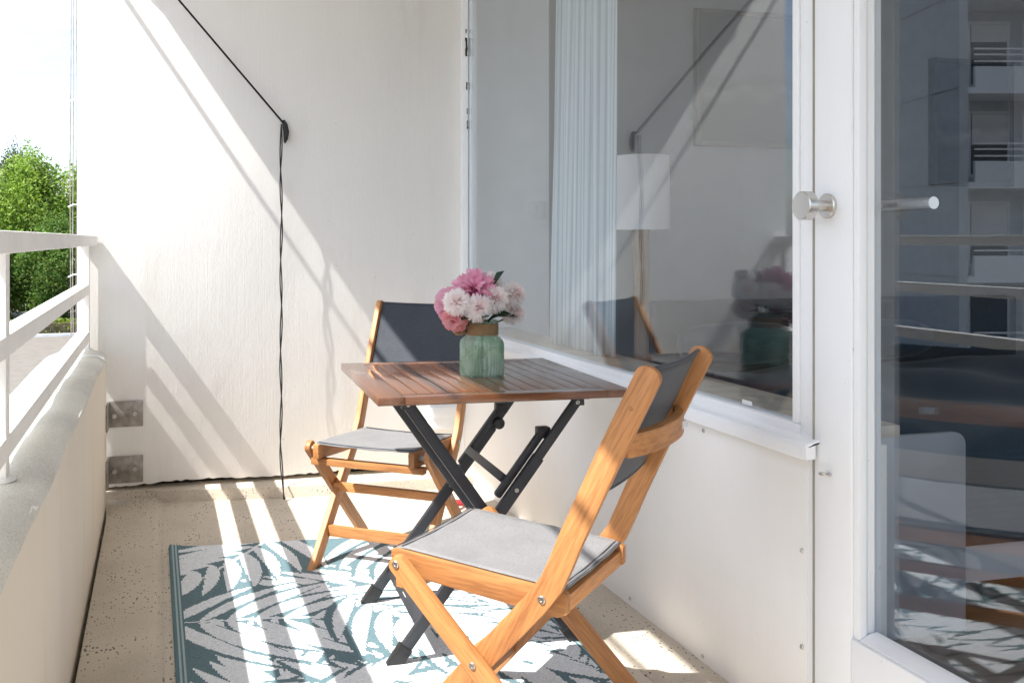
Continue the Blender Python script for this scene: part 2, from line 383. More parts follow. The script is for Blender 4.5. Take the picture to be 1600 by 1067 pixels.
# raised borders of the slab with chamfered inner edge
mb = MB().prism([(XP + .012, -.2), (XP + .012, .018), (-.012, .018), (.012, .001), (.012, -.2)], -2.6, 4.17, 'y')
tag(mb.build('floor_border', 'floor_concrete', bevel=.003), kind='structure')
mb = MB().prism([(XF + .1, -.2), (XF + .1, .018), (1.222, .018), (1.198, .001), (1.198, -.2)], -2.6, 4.0, 'y')
tag(mb.build('floor_border', 'floor_concrete', bevel=.003), kind='structure')
# kerb below the end wall: its front edge runs a little askew, as cast
kv = [(-.012, 4.15), (.53, 4.075), (1.36, 4.04), (1.36, 4.42), (-.35, 4.42), (-.35, 4.17), (-.012, 4.165)]
mb = MB(); n = len(kv); lo = [(x, y - .004, -.1) if i < 3 else (x, y, -.1) for i, (x, y) in enumerate(kv)]; hi = [(x, y, .05) for x, y in kv]
mb.add(lo + hi, [tuple(range(n))[::-1], tuple(range(n, 2 * n))] + [(i, (i + 1) % n, n + (i + 1) % n, n + i) for i in range(n)])
tag(mb.build('floor_kerb', 'floor_concrete', bevel=.004), kind='structure')
# slab of the balcony above; its outer edge carries the shade line on the end wall and table
mb = MB(); pl = [(-.58, -2.6), (-.455, 2.4), (-.315, 4.6), (6.2, 4.6), (6.2, -2.6)]
mb.prism(pl, 2.6, 2.78, 'z'); tag(mb.build('ceiling', 'render_white'), kind='structure')
g = MB(); g.add([(-900, -900, -3), (900, -900, -3), (900, 900, -3), (-900, 900, -3)], [(0, 1, 2, 3)])
tag(g.build('ground', 'ground_gravel'), kind='structure')

# unseen added pipe hanging under the slab above: throws the thin band on the lit wall
gp = empty('shadow_rod', (-.45, 1, 2.58)); tag(gp, 'added unseen white pipe under the slab of the balcony above', 'rod')
o = MB().tube([(-.70, -2.6, 2.62), (-.585, 2.4, 2.62), (-.46, 4.4, 2.62)], .011, 10).build('rod', 'paint_rail', gp, smooth=True); o.matrix_parent_inverse = Matrix.Translation((.45, -1, -2.58))

# ------------------------------------------------------------------ end wall
ew = empty('end_wall', (.5, YW, 0)); tag(ew, 'white rendered concrete end wall with vertical brushed texture behind the folding chair', 'wall')
bot = [(x, .072 + .005 * math.sin(x * 9) + random.uniform(-.004, .004)) for x in np.linspace(-.315, 1.395, 90)]
poly = bot + [(1.395, 2.598), (-.335, 2.598), (-.335, .05)]
mb = MB().prism([(x - .5, z) for x, z in poly], 0, .2, 'y'); mb.build('wall_slab', 'render_white', ew, bevel=.006)
mb = MB().prism([(-.8, .03), (.9, .03), (.9, .3), (-.8, .3)], .03, .19, 'y')
mb = MB().box(-.8, .9, .07, .09, .0, .12); mb.build('gap_shade', 'dark_gap', ew)  # near-black box stands in for the shade in the gap under the wall
# flaked strip closing the corner to the window
cs = empty('corner_strip', (1.372, YW, 0)); tag(cs, 'white corner strip with flaked black paint spots between end wall and window', 'trim')
MB().box(-.022, .006, -.03, .02, .05, 2.597).build('strip', 'paint_white', cs, bevel=.003)
MB().box(.007, .022, -.012, .02, .05, 2.597).build('strip_edge', 'render_cream', cs, bevel=.002)
for (u, z0, z1, ww) in ((-.003, 1.955, 2.04, .007), (-.002, 1.80, 1.835, .004), (-.001, 1.69, 1.715, .003), (.000, 1.62, 1.66, .003), (-.006, 2.06, 2.08, .003)):
    pp = []
    for k in range(9): pp.append((u - ww * random.uniform(.4, 1.2), z0 + (z1 - z0) * k / 8))
    for k in range(9): pp.append((u + ww * random.uniform(.2, 1.1), z1 - (z1 - z0) * k / 8))
    MB().prism(pp, -.0318, -.0302, 'y').build('flaked_spot', 'plastic_black', cs)
# sockets / weather box low on the wall
sb = empty('outlet_box', (1.255, YW, .30)); tag(sb, 'small white surface outlet box low on the end wall behind the table legs', 'outlet')
MB().box(-.07, .07, -.05, -.001, -.055, .055).build('box', 'paint_white', sb, bevel=.008)
MB().box(-.06, .06, -.058, -.0505, .0, .048).build('flap', 'paint_white', sb, bevel=.004)
# the two steel angles
for z0, z1, wd in ((.319, .428, 'upper'), (.082, .196, 'lower')):
    br = empty('steel_bracket', (XP, YW, z0)); tag(br, wd + ' of two grey steel angle brackets joining parapet and end wall', 'bracket', 'steel brackets in the corner')
    h = z1 - z0
    MB().box(.003, .146, -.0085, -.001, 0, h).build('wall_plate', 'steel', br, bevel=.0015)
    MB().box(.001, .009, -.12, -.009, 0, h).build('parapet_plate', 'steel', br, bevel=.0015)
    bolt('bolt', br, (.113, -.0085, h * .52), (0, -1, 0), .012, .010); bolt('bolt', br, (.03, -.0085, h * .45), (0, -1, 0), .012, .010)
# pulley hook and cord of the awning line
pc = empty('pulley_cord', (.509, 4.15, 0)); tag(pc, 'black pull cord hanging from a small cleat on the end wall', 'cord')
def rel(p, o): return (p[0] - o[0], p[1] - o[1], p[2] - o[2])
OG = (.509, 4.15, 0)
cl = [(.527, 4.178, 1.636), (.532, 4.174, 1.615), (.538, 4.172, 1.585), (.536, 4.172, 1.555), (.532, 4.174, 1.535)]
MB().tube([rel(p, OG) for p in cl], [.006, .013, .014, .011, .004], 10).build('cleat', 'plastic_black', pc, smooth=True)
MB().tube([rel((.522, 4.165, 1.625), OG), rel((.06, 4.13, 2.145), OG), rel((-.36, 4.10, 2.6), OG)], .0045, 8).build('tension_line', 'cord_black', pc, smooth=True)
for ph, am in ((0, .004), (2.2, .005)):
    pts = []
    for k in range(90):
        z = 1.615 - k * (1.615 - .0) / 89; q = (1.615 - z)
        y = 4.155 - .02 * min(1, q / .3) - .012 * q - (.10 * max(0, (.22 - z) / .22) ** 1.5)
        pts.append(rel((.512 + am * math.sin(z * 16 + ph) - .003 * q, y + am * math.cos(z * 16 + ph), max(z, .012)), OG))
    MB().tube(pts, .0028, 6).build('cord_strand', 'cord_black', pc, smooth=True)
# lightning/signal wires outside the wall end
wr = empty('cable_bundle', (-.36, 4.3, -3)); tag(wr, 'thin grey cables running down outside the end of the white wall', 'cable')
for dx, dy in ((0, 0), (-.012, .02), (.012, .03)):
    MB().tube([(dx + .003 * math.sin(k * 1.7 + dx * 90), dy, k * .4) for k in range(20)], .0022, 6).build('cable', 'steel', wr, smooth=True)
for z in (3.95, 4.25, 4.7, 5.2): MB().tube([(-.02, .0, z), (.0, -.005, z + .01), (.022, .02, z + .012)], .003, 6).build('cable_tie', 'paint_white', wr)

# ------------------------------------------------------------------ parapet and railing
pw = empty('parapet_wall', (XP, 1, -.3)); tag(pw, 'cream rendered parapet wall with rounded grey cement top under the white railing', 'wall')
def prel(x, z): return (x - XP, z + .3)
MB().prism([prel(XP, -.3), prel(XP, .619), prel(-.45, .619), prel(-.45, -.3)], -3.6, 3.12, 'y').build('wall_face', 'render_cream', pw, bevel=.004)
MB().prism([prel(-.45, -2.9), prel(-.45, -.31), prel(-.33, -.31), prel(-.33, -2.9)], -3.6, 3.1, 'y').build('outer_apron', 'render_cream', pw)
capp = [(XP + .003, .620), (XP + .002, .628), (XP - .006, .638), (XP - .022, .647), (XP - .06, .651), (-.40, .648), (-.44, .635), (-.455, .625), (-.455, .620)]
def capseg(y0, y1, nm):
    ys = np.linspace(y0, y1, max(2, int((y1 - y0) / .06))); vs = []; fs = []; n = len(capp)
    for y in ys:
        for k, (x, z) in enumerate(capp):
            j = .0035 * math.sin(y * 7 + k) + random.uniform(-.0018, .0018); vs.append((x - XP + j * .6, y - 1, z + .3 + (j if 0 < k < 8 else 0)))
    for i in range(len(ys) - 1):
        for k in range(n): fs.append((i * n + k, i * n + (k + 1) % n, (i + 1) * n + (k + 1) % n, (i + 1) * n + k))
    fs += [tuple(range(n)), tuple(range((len(ys) - 1) * n, len(ys) * n))[::-1]]
    MB().add(vs, fs).build(nm, 'cement_cap', pw, smooth='auto')
capseg(-2.6, 3.93, 'cap'); capseg(3.945, 4.125, 'cap')
MB().tube([(x - XP - .001 + .004, 2.936, z + .302) for x, z in capp[1:6]], .005, 6).build('sealant_bead', 'paint_white', pw, smooth=True)
rl = empty('balcony_railing', (-.30, 1, .65)); tag(rl, 'white painted steel balcony railing with three horizontal bars on the parapet', 'railing')
def rbox(nm, x0, x1, y0, y1, z0, z1, bv=.004): return MB().box(x0 + .30, x1 + .30, y0 - 1, y1 - 1, z0 - .65, z1 - .65).build(nm, 'paint_rail', rl, bevel=bv)
for a, b_ in ((-2.6, 2.155), (2.157, 4.185)): rbox('top_rail', -.325, -.252, a, b_, 1.087, 1.127)
for a, b_ in ((-2.6, 1.30), (1.302, 4.12)): rbox('middle_rail', -.327, -.281, a, b_, .886, .928)
rbox('lower_rail', -.327, -.281, -2.6, 4.12, .690, .735)
for y in (-1.9, .02, 1.935, 4.125):
    o = rbox('post', -.326, -.282, y, y + .045, .64, 1.088, .004)
    MB().lathe([(.037, .0), (.036, .003), (.031, .007), (.028, .010), (.0005, .0105)], 20, cx=-.004, cy=y + .0225 - 1).build('post_foot', 'paint_rail', rl, smooth=True)

# ------------------------------------------------------------------ facade: lower panel, sill, window, door
fp = empty('facade_panel', (XF, 3, 0)); tag(fp, 'smooth white facade board with screws below the window', 'wall panel')
def F(nm, mat, x0, x1, y0, y1, z0, z1, par, og, bv=.003): return MB().box(x0 - og[0], x1 - og[0], y0 - og[1], y1 - og[1], z0 - og[2], z1 - og[2]).build(nm, mat, par, bevel=bv)
OG = (XF, 3, 0)
F('board', 'panel_white', XF, XF + .018, 1.772, 4.16, .006, .655, fp, OG, .002)
F('back_board', 'panel_white', XF + .019, XF + .19, 1.75, 4.29, 0, .660, fp, OG)
for y, z in ((1.786, .221), (1.786, .431), (2.174, .618), (2.177, .035), (2.57, .04), (3.321, .05), (2.95, .045), (2.6, .618), (3.1, .618), (3.6, .618), (1.786, .07)):
    bolt('screw', fp, (-.0005, y - 3, z), (-1, 0, 0), .0055, .003)
ws = empty('window_sill', (1.322, 3, .643)); tag(ws, 'white metal window sill with rounded nose running along the facade', 'sill')
MB().prism([(0, 0), (0, .026), (.006, .034), (.10, .052), (.10, .03), (.03, .03), (.03, .0)], -1.27, 1.15, 'y').build('sill_board', 'paint_white', ws, bevel=.004, segs=3)
MB().box(.0, .006, -1.276, -1.271, .002, .03).build('end_cap', 'paint_white', ws)
XG = 1.379
wn = empty('window', (XG, 3, .68)); tag(wn, 'large fixed window pane in white frame beside the balcony door', 'window'); OG = (XG, 3, .68)
F('pane', 'pane_glass', XG - .003, XG + .003, 1.815, 4.15, .70, 2.50, wn, OG, 0)
F('frame_bottom', 'paint_white', XG - .018, XG + .03, 1.80, 4.18, .672, .705, wn, OG)
F('frame_top', 'paint_white', XG - .018, XG + .03, 1.80, 4.18, 2.49, 2.596, wn, OG)
F('frame_side', 'paint_white', XG - .018, XG + .03, 1.80, 1.822, .7055, 2.4895, wn, OG)
F('frame_side', 'paint_white', XG + .004, XG + .03, 4.13, 4.18, .7055, 2.4895, wn, OG)
F('sticker', 'white_laminate', XG - .0036, XG - .0031, 1.99, 2.03, .712, .722, wn, OG, 0)
jb = empty('door_jamb', (XF, 1.77, 0)); tag(jb, 'white painted door jamb between window and balcony door', 'door frame'); OG = (XF, 1.77, 0)
F('jamb', 'paint_white', XF + .004, XF + .14, 1.752, 1.799, .0, 2.596, jb, OG, .004)
dr = empty('balcony_door', (XF, 1.2, 0)); tag(dr, 'white glazed balcony door with round steel knob', 'door'); OG = (XF, 1.2, 0)
ZB = .315
F('stile', 'paint_white', XF, XF + .075, 1.636, 1.748, .02, 2.55, dr, OG, .004)
F('stile', 'paint_white', XF, XF + .075, .60, .70, .02, 2.55, dr, OG, .004)
F('bottom_rail', 'paint_white', XF, XF + .075, .701, 1.635, .02, ZB - .015, dr, OG, .004)
F('top_rail', 'paint_white', XF, XF + .075, .701, 1.635, 2.40, 2.55, dr, OG, .004)
F('pane', 'pane_glass', XF + .049, XF + .055, .701, 1.635, ZB - .015, 2.4, dr, OG, 0)
# stepped glazing beads
MB().prism([(0.006, .0), (.048, -.0), (.048, -.011), (.03, -.011), (.024, -.016), (.006, -.016)], ZB - .014, 2.40, 'z').build('glazing_bead', 'paint_white', dr, bevel=.002).location = (0, .4345, 0)
MB().prism([(0.006, .0), (.048, .0), (.048, .016), (.03, .013), (.006, .003)], .702 - 1.2, 1.618 - 1.2, 'y').build('glazing_bead', 'paint_white', dr, bevel=.002).location = (0, 0, ZB - .0145)
MB().tube([(.0, .548, 0), (.0, .548, 2.55)], .003, 6).build('seal_strip', 'soil_grey', dr)
for (dx, nm) in ((-1, 'knob'),):
    MB().lathe([(.0005, -.0005), (.026, -.0005), (.026, -.006), (.024, -.008), (.0005, -.008)], 28, axis='x').build('rosette', 'steel_bright', dr, smooth='auto').location = (0, .502, 1.182)
    MB().lathe([(.011, -.008), (.011, -.045), (.028, -.045), (.030, -.047), (.030, -.066), (.028, -.068), (.0005, -.068)], 28, axis='x').build('knob', 'steel_bright', dr, smooth='auto').location = (0, .502, 1.182)
MB().tube([(.076, .48, 1.182), (.118, .48, 1.182)], .010, 12).build('handle_neck', 'steel_bright', dr, smooth='auto')
MB().tube([(.118, .49, 1.182), (.118, .345, 1.184)], .0125, 14).build('door_handle', 'steel_bright', dr, smooth='auto')
MB().lathe([(.0005, 0), (.026, 0), (.026, .008), (.0005, .008)], 28, axis='x').build('rosette', 'steel', dr, smooth='auto').location = (.076, .48, 1.182)
MB().tube([(-.001, .498 + .012 * math.cos(a) , .62 + .004 * math.sin(a)) if False else (-.012 - .010 * math.cos(a), .498 + .012 * math.sin(a), .62) for a in np.linspace(0, 2 * math.pi, 16)], .0022, 6, False).build('ring_hook', 'steel_bright', dr, smooth=True)
# facade beyond the door, behind the camera
fw = empty('facade_wall', (XF, -1, 0)); tag(fw, 'white rendered facade wall beyond the balcony door', 'wall')
F('wall', 'render_white', XF, XF + .19, -2.6, .595, 0, 2.599, fw, (XF, -1, 0), .004)

# ------------------------------------------------------------------ room behind the glass
def struct(nm, mat, *a): return tag(MB().box(*a).build(nm, mat), kind='structure')
struct('room_floor', 'wood_floor', XF + .19, 5.1, .2, 4.42, -.1, .0)
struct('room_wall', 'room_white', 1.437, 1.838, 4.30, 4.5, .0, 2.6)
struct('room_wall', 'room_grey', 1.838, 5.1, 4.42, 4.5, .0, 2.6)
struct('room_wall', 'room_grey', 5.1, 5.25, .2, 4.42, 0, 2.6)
struct('room_wall', 'room_white', XF + .19, 5.1, .05, .2, 0, .45)       # unseen opening added above this wall to brighten the room
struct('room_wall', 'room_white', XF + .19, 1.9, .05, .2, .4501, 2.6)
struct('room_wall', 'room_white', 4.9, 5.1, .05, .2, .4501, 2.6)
struct('room_ceiling', 'room_ceiling', 1.437, 5.1, .2, 4.42, 2.57, 2.598)
tag(MB().box(XG + .032, 1.63, 1.80, 4.29, .662, .690).build('window_ledge', 'sill_stone', bevel=.004), 'beige stone window ledge inside the room', 'ledge')
sw = empty('light_switch', (1.775, 4.30, 1.255)); tag(sw, 'white double light switch on the room wall beside the curtain', 'switch')
MB().box(-.042, .042, -.011, -.0005, -.042, .042).build('plate', 'paint_white', sw, bevel=.004)
for dx in (-.014, .014): MB().box(dx - .013, dx + .013, -.016, -.0112, -.026, .026).build('rocker', 'paint_white', sw, bevel=.002)
# curtain: pleated striped cloth, uv along the cloth width
ny, nz = 150, 14; vs = []; fs = []
for i in range(ny):
    tt = i / (ny - 1)
    for k in range(nz):
        zz = k / (nz - 1); z = .695 + zz * 1.87
        am = .028 * (.55 + .45 * zz)
        y = 3.61 - (.555 - .10 * zz ** 1.5 * 0) * tt - .09 * (zz ** 1.3) * (1 - tt) + .012 * math.sin(tt * 33) * zz
        x = 1.545 + am * math.sin(tt * 21 + .6 * math.sin(tt * 7)) + .012 * math.sin(tt * 57 + zz * 1.5)
        vs.append((x, y, z))
for i in range(ny - 1):
    for k in range(nz - 1): fs.append((i * nz + k, (i + 1) * nz + k, (i + 1) * nz + k + 1, i * nz + k + 1))
cu = MB().add(vs, fs).build('curtain', 'curtain_stripe', smooth=True); uv = cu.data.uv_layers.new(name='UVMap')
for lp in cu.data.loops:
    i, k = divmod(lp.vertex_index, nz); uv.data[lp.index].uv = (i / (ny - 1), k / (nz - 1))
sm = cu.modifiers.new('thick', 'SOLIDIFY'); sm.thickness = .002
tag(cu, 'pale grey blue striped curtain hanging behind the window pane', 'curtain')
lp_ = empty('floor_lamp', (2.12, 3.9, 0)); tag(lp_, 'lamp with white drum shade on wooden stand behind the curtain', 'lamp')
MB().lathe([(.125, 1.155), (.125, 1.49), (.121, 1.49), (.121, 1.157)], 40).build('lamp_shade', 'lamp_shade_white', lp_, smooth='auto')
MB().lathe([(.045, .03), (.032, .6), (.04, 1.2), (.012, 1.21), (.012, 1.35)], 20).build('stand', 'wood_lamp', lp_, smooth='auto', axis=(0, 0, 1))
MB().lathe([(.0005, 0), (.14, 0), (.14, .03), (.0005, .032)], 30).build('base', 'wood_lamp', lp_, smooth='auto')
for x0, x1, z0, z1, lb in ((2.70, 3.72, 1.60, 2.315, 'large framed landscape photo on the room wall seen through the window'), (4.19, 4.75, 1.415, 2.13, 'smaller framed landscape photo on the room wall seen through the door')):
    pf = empty('framed_picture', (x0, 4.42, z0)); tag(pf, lb, 'picture', 'framed landscape pictures'); W_, H_ = x1 - x0, z1 - z0
    for (a, b_, c, d) in ((0, .025, 0, H_), (W_ - .025, W_, 0, H_), (.0255, W_ - .0255, 0, .025), (.0255, W_ - .0255, H_ - .025, H_)): MB().box(a, b_, -.04, -.001, c, d).build('frame_bar', 'frame_brown', pf, bevel=.002)
    MB().box(.0255, W_ - .0255, -.028, -.006, .0255, H_ - .0255).build('print', 'picture_print', pf)
bd = empty('bed', (3.1, 3.2, 0)); tag(bd, 'bed with dark blue bedding inside the room', 'bed')
MB().box(-.88, 1.3, -.88, .78, .08, .3).build('base', 'white_laminate', bd, bevel=.01)
q = MB(); nx_, ny_ = 40, 34; vs = []
for i in range(nx_):
    for j in range(ny_):
        x = -.9 + 2.25 * i / (nx_ - 1); y = -.9 + 1.7 * j / (ny_ - 1); e = min(i, nx_ - 1 - i, j, ny_ - 1 - j)
        vs.append((x, y, (.52 + .02 * math.sin(x * 7 + y * 3) + .012 * math.sin(y * 13 - x * 5)) if e > 1 else (.47 if e == 1 else .20)))
q.add(vs, [(i * ny_ + j, (i + 1) * ny_ + j, (i + 1) * ny_ + j + 1, i * ny_ + j + 1) for i in range(nx_ - 1) for j in range(ny_ - 1)]); q.build('blanket', 'bedding_blue', bd, smooth=True)
MB().box(-.85, 1.3, .83, .90, .0, .82).build('headboard', 'sofa_grey', bd, bevel=.04, segs=4)
for x in (-.5, .25):
    MB().lathe([(.0005, -.30), (.06, -.29), (.09, -.2), (.1, 0), (.09, .2), (.06, .29), (.0005, .3)], 18, axis='x').build('pillow', 'bedding_blue', bd, smooth=True).location = (x, .66, .63)
cb = empty('low_cabinet', (1.95, 2.25, 0)); tag(cb, 'low pale grey cabinet with wooden top standing inside behind the door', 'cabinet')
def rr(x0, x1, z0, z1, r):
    o = [(x0, z0), (x1, z0)]
    for k in range(7): a = k * math.pi / 12; o.append((x1 - r + r * math.cos(a), z1 - r + r * math.sin(a)))
    return o + [(x0, z1)]
MB().prism(rr(-.36, .265, .0, .565, .035), -.05, -.03, 'y').build('side_panel', 'cabinet_grey', cb, bevel=.002)
MB().box(-.35, .22, -.028, .12, .02, .5).build('body', 'cabinet_grey', cb, bevel=.002)
MB().box(-.36, .0, -.029, .40, .505, .53).build('top_board', 'wood_lamp', cb, bevel=.002, axis=(1, 0, 0))

# ------------------------------------------------------------------ rug
def rugcols(nx, ny, Wd, Ln):
    X, Y = np.meshgrid((np.arange(nx) + .5) / nx * Wd, (np.arange(ny) + .5) / ny * Ln)
    M = np.zeros_like(X, bool)
    def leaf(p0, ang, ln, wd, bend):
        c, s = math.cos(ang), math.sin(ang); dx, dy = X - p0[0], Y - p0[1]
        a = dx * c + dy * s; bb = -dx * s + dy * c; t_ = np.clip(a / ln, 0, 1)
        ctr = bend * ln * t_ * t_; hw = wd * np.sin(np.pi * np.clip(t_, 0, 1) ** .8) ** .75 + .0005
        return (a > 0) & (a < ln) & (np.abs(bb - ctr) < hw)
    rr_ = random.Random(5)
    fr = [((.95, 1.5), -95, .7, .34, 9), ((.60, 1.55), -82, .75, .36, 10), ((.24, 1.45), -84, .62, .30, 9), ((.62, 1.95), -80, 1.0, .36, 12), ((1.14, 1.62), 212, .9, .34, 11), ((-.02, 1.55), -25, .7, .34, 9), ((1.16, .62), 200, .8, .36, 10), ((.75, -.10), 80, .95, .36, 12),
          ((-.05, .70), 3, .95, .36, 12), ((.30, 2.02), -105, .55, .33, 7), ((.40, -.12), 118, .62, .36, 8), ((.52, .55), 60, .75, .33, 10)]
    for (p, ad, ln, lf, n) in fr:
        a = R(ad); F_ = np.zeros_like(M); clear = np.zeros_like(M)
        cv = rr_.uniform(-.25, .25)
        for k in range(n):
            t_ = (k + .6) / n; q = (p[0] + math.cos(a + cv * t_) * ln * t_, p[1] + math.sin(a + cv * t_) * ln * t_)
            for sd in (-1, 1):
                L_ = lf * (1.15 - .5 * t_) * rr_.uniform(.85, 1.1)
                F_ |= leaf(q, a + cv * t_ + sd * R(62 - 30 * t_), L_, .0265 * rr_.uniform(.85, 1.2), -sd * .22)
                clear |= leaf((q[0] - .006, q[1]), a + cv * t_ + sd * R(62 - 30 * t_), L_ * 1.05, .043, -sd * .22)
        F_ |= leaf(p, a, ln * 1.05, .007, cv * .4)
        M = (M & ~clear) | F_
    return M
RW, RL = 1.09, 1.9; nx, ny = 200, 300
M = rugcols(nx, ny, RW, RL)
lc = np.array((.82, .87, .91)); dc = np.array((.14, .225, .255)); mc = np.array((.42, .54, .56))
cl_ = np.where(M[..., None], lc, dc) * (1 + rng.normal(0, .05, (ny, nx, 1)))
bx_ = np.arange(nx) / nx * RW
for a, b_, c in ((0, .006, dc), (.006, .012, mc), (.012, .017, dc), (.017, .023, mc), (.023, .028, dc)):
    for s_ in (bx_, RW - bx_ - RW / nx): cl_[:, (s_ >= a - 1e-6) & (s_ < b_)] = c
C4 = [(.03, 3.515), (1.135, 3.415), (1.13, 1.58), (.045, 1.62)]      # BL BR FR FL
vs = []
for j in range(ny + 1):
    tv = j / ny
    for i in range(nx + 1):
        tu = i / nx
        x = (1 - tv) * ((1 - tu) * C4[0][0] + tu * C4[1][0]) + tv * ((1 - tu) * C4[3][0] + tu * C4[2][0])
        y = (1 - tv) * ((1 - tu) * C4[0][1] + tu * C4[1][1]) + tv * ((1 - tu) * C4[3][1] + tu * C4[2][1])
        e = min(i, nx - i, j, ny - j); z = .0075 + .0016 * math.sin(x * 11 + 1.3 * math.sin(y * 5)) * math.sin(y * 8 + x * 3) + .012 * max(0, 1 - (i + j) / 22) ** 2 + (.0022 if min(i, nx - i) in (1, 3, 5, 7) else 0)
        vs.append((x, y, .0045 if e == 0 else z))
fs = [(j * (nx + 1) + i, (j + 1) * (nx + 1) + i, (j + 1) * (nx + 1) + i + 1, j * (nx + 1) + i + 1) for j in range(ny) for i in range(nx)]
rug = MB().add(vs, fs).build('rug', 'rug_weave', colors=cl_.reshape(-1, 3), smooth=True)
tag(rug, 'woven outdoor rug with teal and pale grey palm leaf pattern', 'rug')

# ------------------------------------------------------------------ chairs
HW = .183
def make_chair(pos, ang, label):
    """local x right, local y forward (front rail tips at y = .22), empty on the ground"""
    a = ang; f = Vector((math.cos(a), math.sin(a)))
    base = Vector(pos) - f * .22
    ch = empty('folding_chair', (base.x, base.y, .002), a - math.pi / 2)
    tag(ch, label, 'chair', 'wooden folding chairs at the balcony table')
    O = .22
    post = [(-.58 + O, .852), (-.50 + O, .685), (-.43 + O, .53), (-.405 + O, .47), (-.385 + O, .425), (-.352 + O, .38), (-.227 + O, .237), (-.024 + O, .0)]
    sleg = [(-.036 + O, .41), (-.222 + O, .235), (-.468 + O, .0)]
    for s in (-1, 1):
        x0, x1 = sorted((s * (HW + .0015), s * (HW + .0215)))
        MB().prism(member(post, .050, flat_end=True), x0, x1, 'x').build('back_post', 'wood_chair', ch, bevel=.0035, axis=(0, -.5, 1))
        x0, x1 = sorted((s * (HW + .023), s * (HW + .043)))
        MB().prism(member(sleg, .043, flat_end=True), x0, x1, 'x').build('leg', 'wood_chair', ch, bevel=.0035, axis=(0, -1.05, -1))
        x0, x1 = sorted((s * (HW - .022), s * HW))
        rp_ = [(O + .004, .424), (O + .002, .378), (O - .02, .375), (-.39 + O, .352), (-.411 + O, .362), (-.411 + O, .402), (-.40 + O, .407), (O - .01, .428)]
        MB().prism(rp_, x0, x1, 'x').build('seat_rail', 'wood_chair', ch, bevel=.004, axis=(0, 1, 0))
        bolt('bolt', ch, (s * (HW + .0215), -.366 + O, .392), (s, 0, 0), .0085, .004)
        bolt('bolt', ch, (s * (HW + .043), -.036 + O, .41), (s, 0, 0), .0085, .004)
        bolt('bolt', ch, (s * (HW + .043), -.222 + O, .235), (s, 0, 0), .0075, .004)
        bolt('wood_plug', ch, (s * (HW + .0215), -.548 + O, .79), (s, 0, 0), .006, .0006, 'wood_chair')
        # spacer that keeps the short leg off the rail
        MB().tube([(s * (HW + .0005), -.036 + O, .405), (s * (HW + .0225), -.036 + O, .405)], .009, 10).build('spacer', 'steel', ch)
    # seat sling
    nn = 16; vs = []; fs = []
    for i in range(nn + 1):
        tx = -1 + 2 * i / nn
        for k in range(nn + 1):
            ty = k / nn; y = O - .006 - ty * .395; z = .4285 - .021 * ty -   .009 * (1 - tx * tx) * (.4 + .6 * math.sin(math.pi * ty) ** .6) + .0012 * math.sin(tx * 9 + ty * 6) * (1 - tx * tx)
            if k in (0, nn): z -= .004
            vs.append((tx * (HW - .0075), y, z + .0012))
    fs = [(i * (nn + 1) + k, (i + 1) * (nn + 1) + k, (i + 1) * (nn + 1) + k + 1, i * (nn + 1) + k + 1) for i in range(nn) for k in range(nn)]
    st = MB().add(vs, fs).build('seat', 'sling_sunlit', ch, smooth=True); md = st.modifiers.new('t', 'SOLIDIFY'); md.thickness = .003; md.offset = 1
    for yy_ in (O - .0075, O - .0185, O - .389, O - .399):
        pts = [(tx * (HW - .012), yy_, .4285 - .021 * ((O - .006 - yy_) / .395) -   .009 * (1 - tx * tx) * (.4 + .6 * max(0, math.sin(math.pi * min(1, max(0, (O - .006 - yy_) / .395)))) ** .6) + .0036) for tx in np.linspace(-1, 1, 15)]
        MB().tube(pts, .0011, 5).build('hem_seam', 'sling_dark', st, smooth=True)
    # back sling between the posts, slightly bowed backwards
    vs = []
    for i in range(nn + 1):
        tx = -1 + 2 * i / nn
        for k in range(nn + 1):
            t_ = k / nn; z = .600 + t_ * .263; s0 = -.58 + (.852 - z) * .466 + O
            bow = .009 * (1 - tx * tx)
            vs.append((tx * (HW - .0005), s0 - bow * .9 + .010, z - bow * .42))
    bk = MB().add(vs, fs).build('backrest', 'sling_dark', ch, smooth=True); md = bk.modifiers.new('t', 'SOLIDIFY'); md.thickness = .004; md.offset = 0
    for z in (.600, .863):
        pts = []
        for i in range(13):
            tx = -1 + 2 * i / 12; s0 = -.58 + (.852 - z) * .466 + O; bow = .009 * (1 - tx * tx); pts.append((tx * (HW - .001), s0 - bow * .9 + .010, z - bow * .42))
        MB().tube(pts, .0042, 6).build('hem', 'sling_dark', bk, smooth=True)
    # curved back bar behind the sling
    vs = []; fs = []; n_ = 20
    for i in range(n_ + 1):
        tx = -1 + 2 * i / n_; s0 = -.58 + (.852 - .715) * .466 + O - .012; bow = .034 * (1 - abs(tx) ** 2.6)
        y = s0 - bow
        for (dy, dz) in ((.010, -.024), (-.010, -.026), (-.010, .020), (.010, .022)): vs.append((tx * (HW + .001), y + dy, .715 + dz - .0))
    for i in range(n_):
        for k in range(4): fs.append((i * 4 + k, i * 4 + (k + 1) % 4, (i + 1) * 4 + (k + 1) % 4, (i + 1) * 4 + k))
    fs += [(0, 1, 2, 3), tuple(n_ * 4 + k for k in range(4))[::-1]]
    bb = MB().add(vs, fs).build('back_bar', 'wood_chair', ch, bevel=.003, axis=(1, 0, 0))
    for zt in (0,):
        tx = .55; s0 = -.58 + (.852 - .715) * .466 + O - .012 - .034 * (1 - .55 ** 2.6) - .0105
        MB().box(tx * HW - .02, tx * HW + .012, s0 - .0045, s0 - .001, .704, .72).build('maker_label', 'white_laminate', ch)
    # cross members
    def bar(nm, w, s0, s1, z0, z1): MB().box(-w, w, O + s0, O + s1, z0, z1).build(nm, 'wood_chair', ch, bevel=.003, axis=(1, 0, 0))
    bar('seat_crossbar', HW + .0205, -.056, -.022, .352, .374)
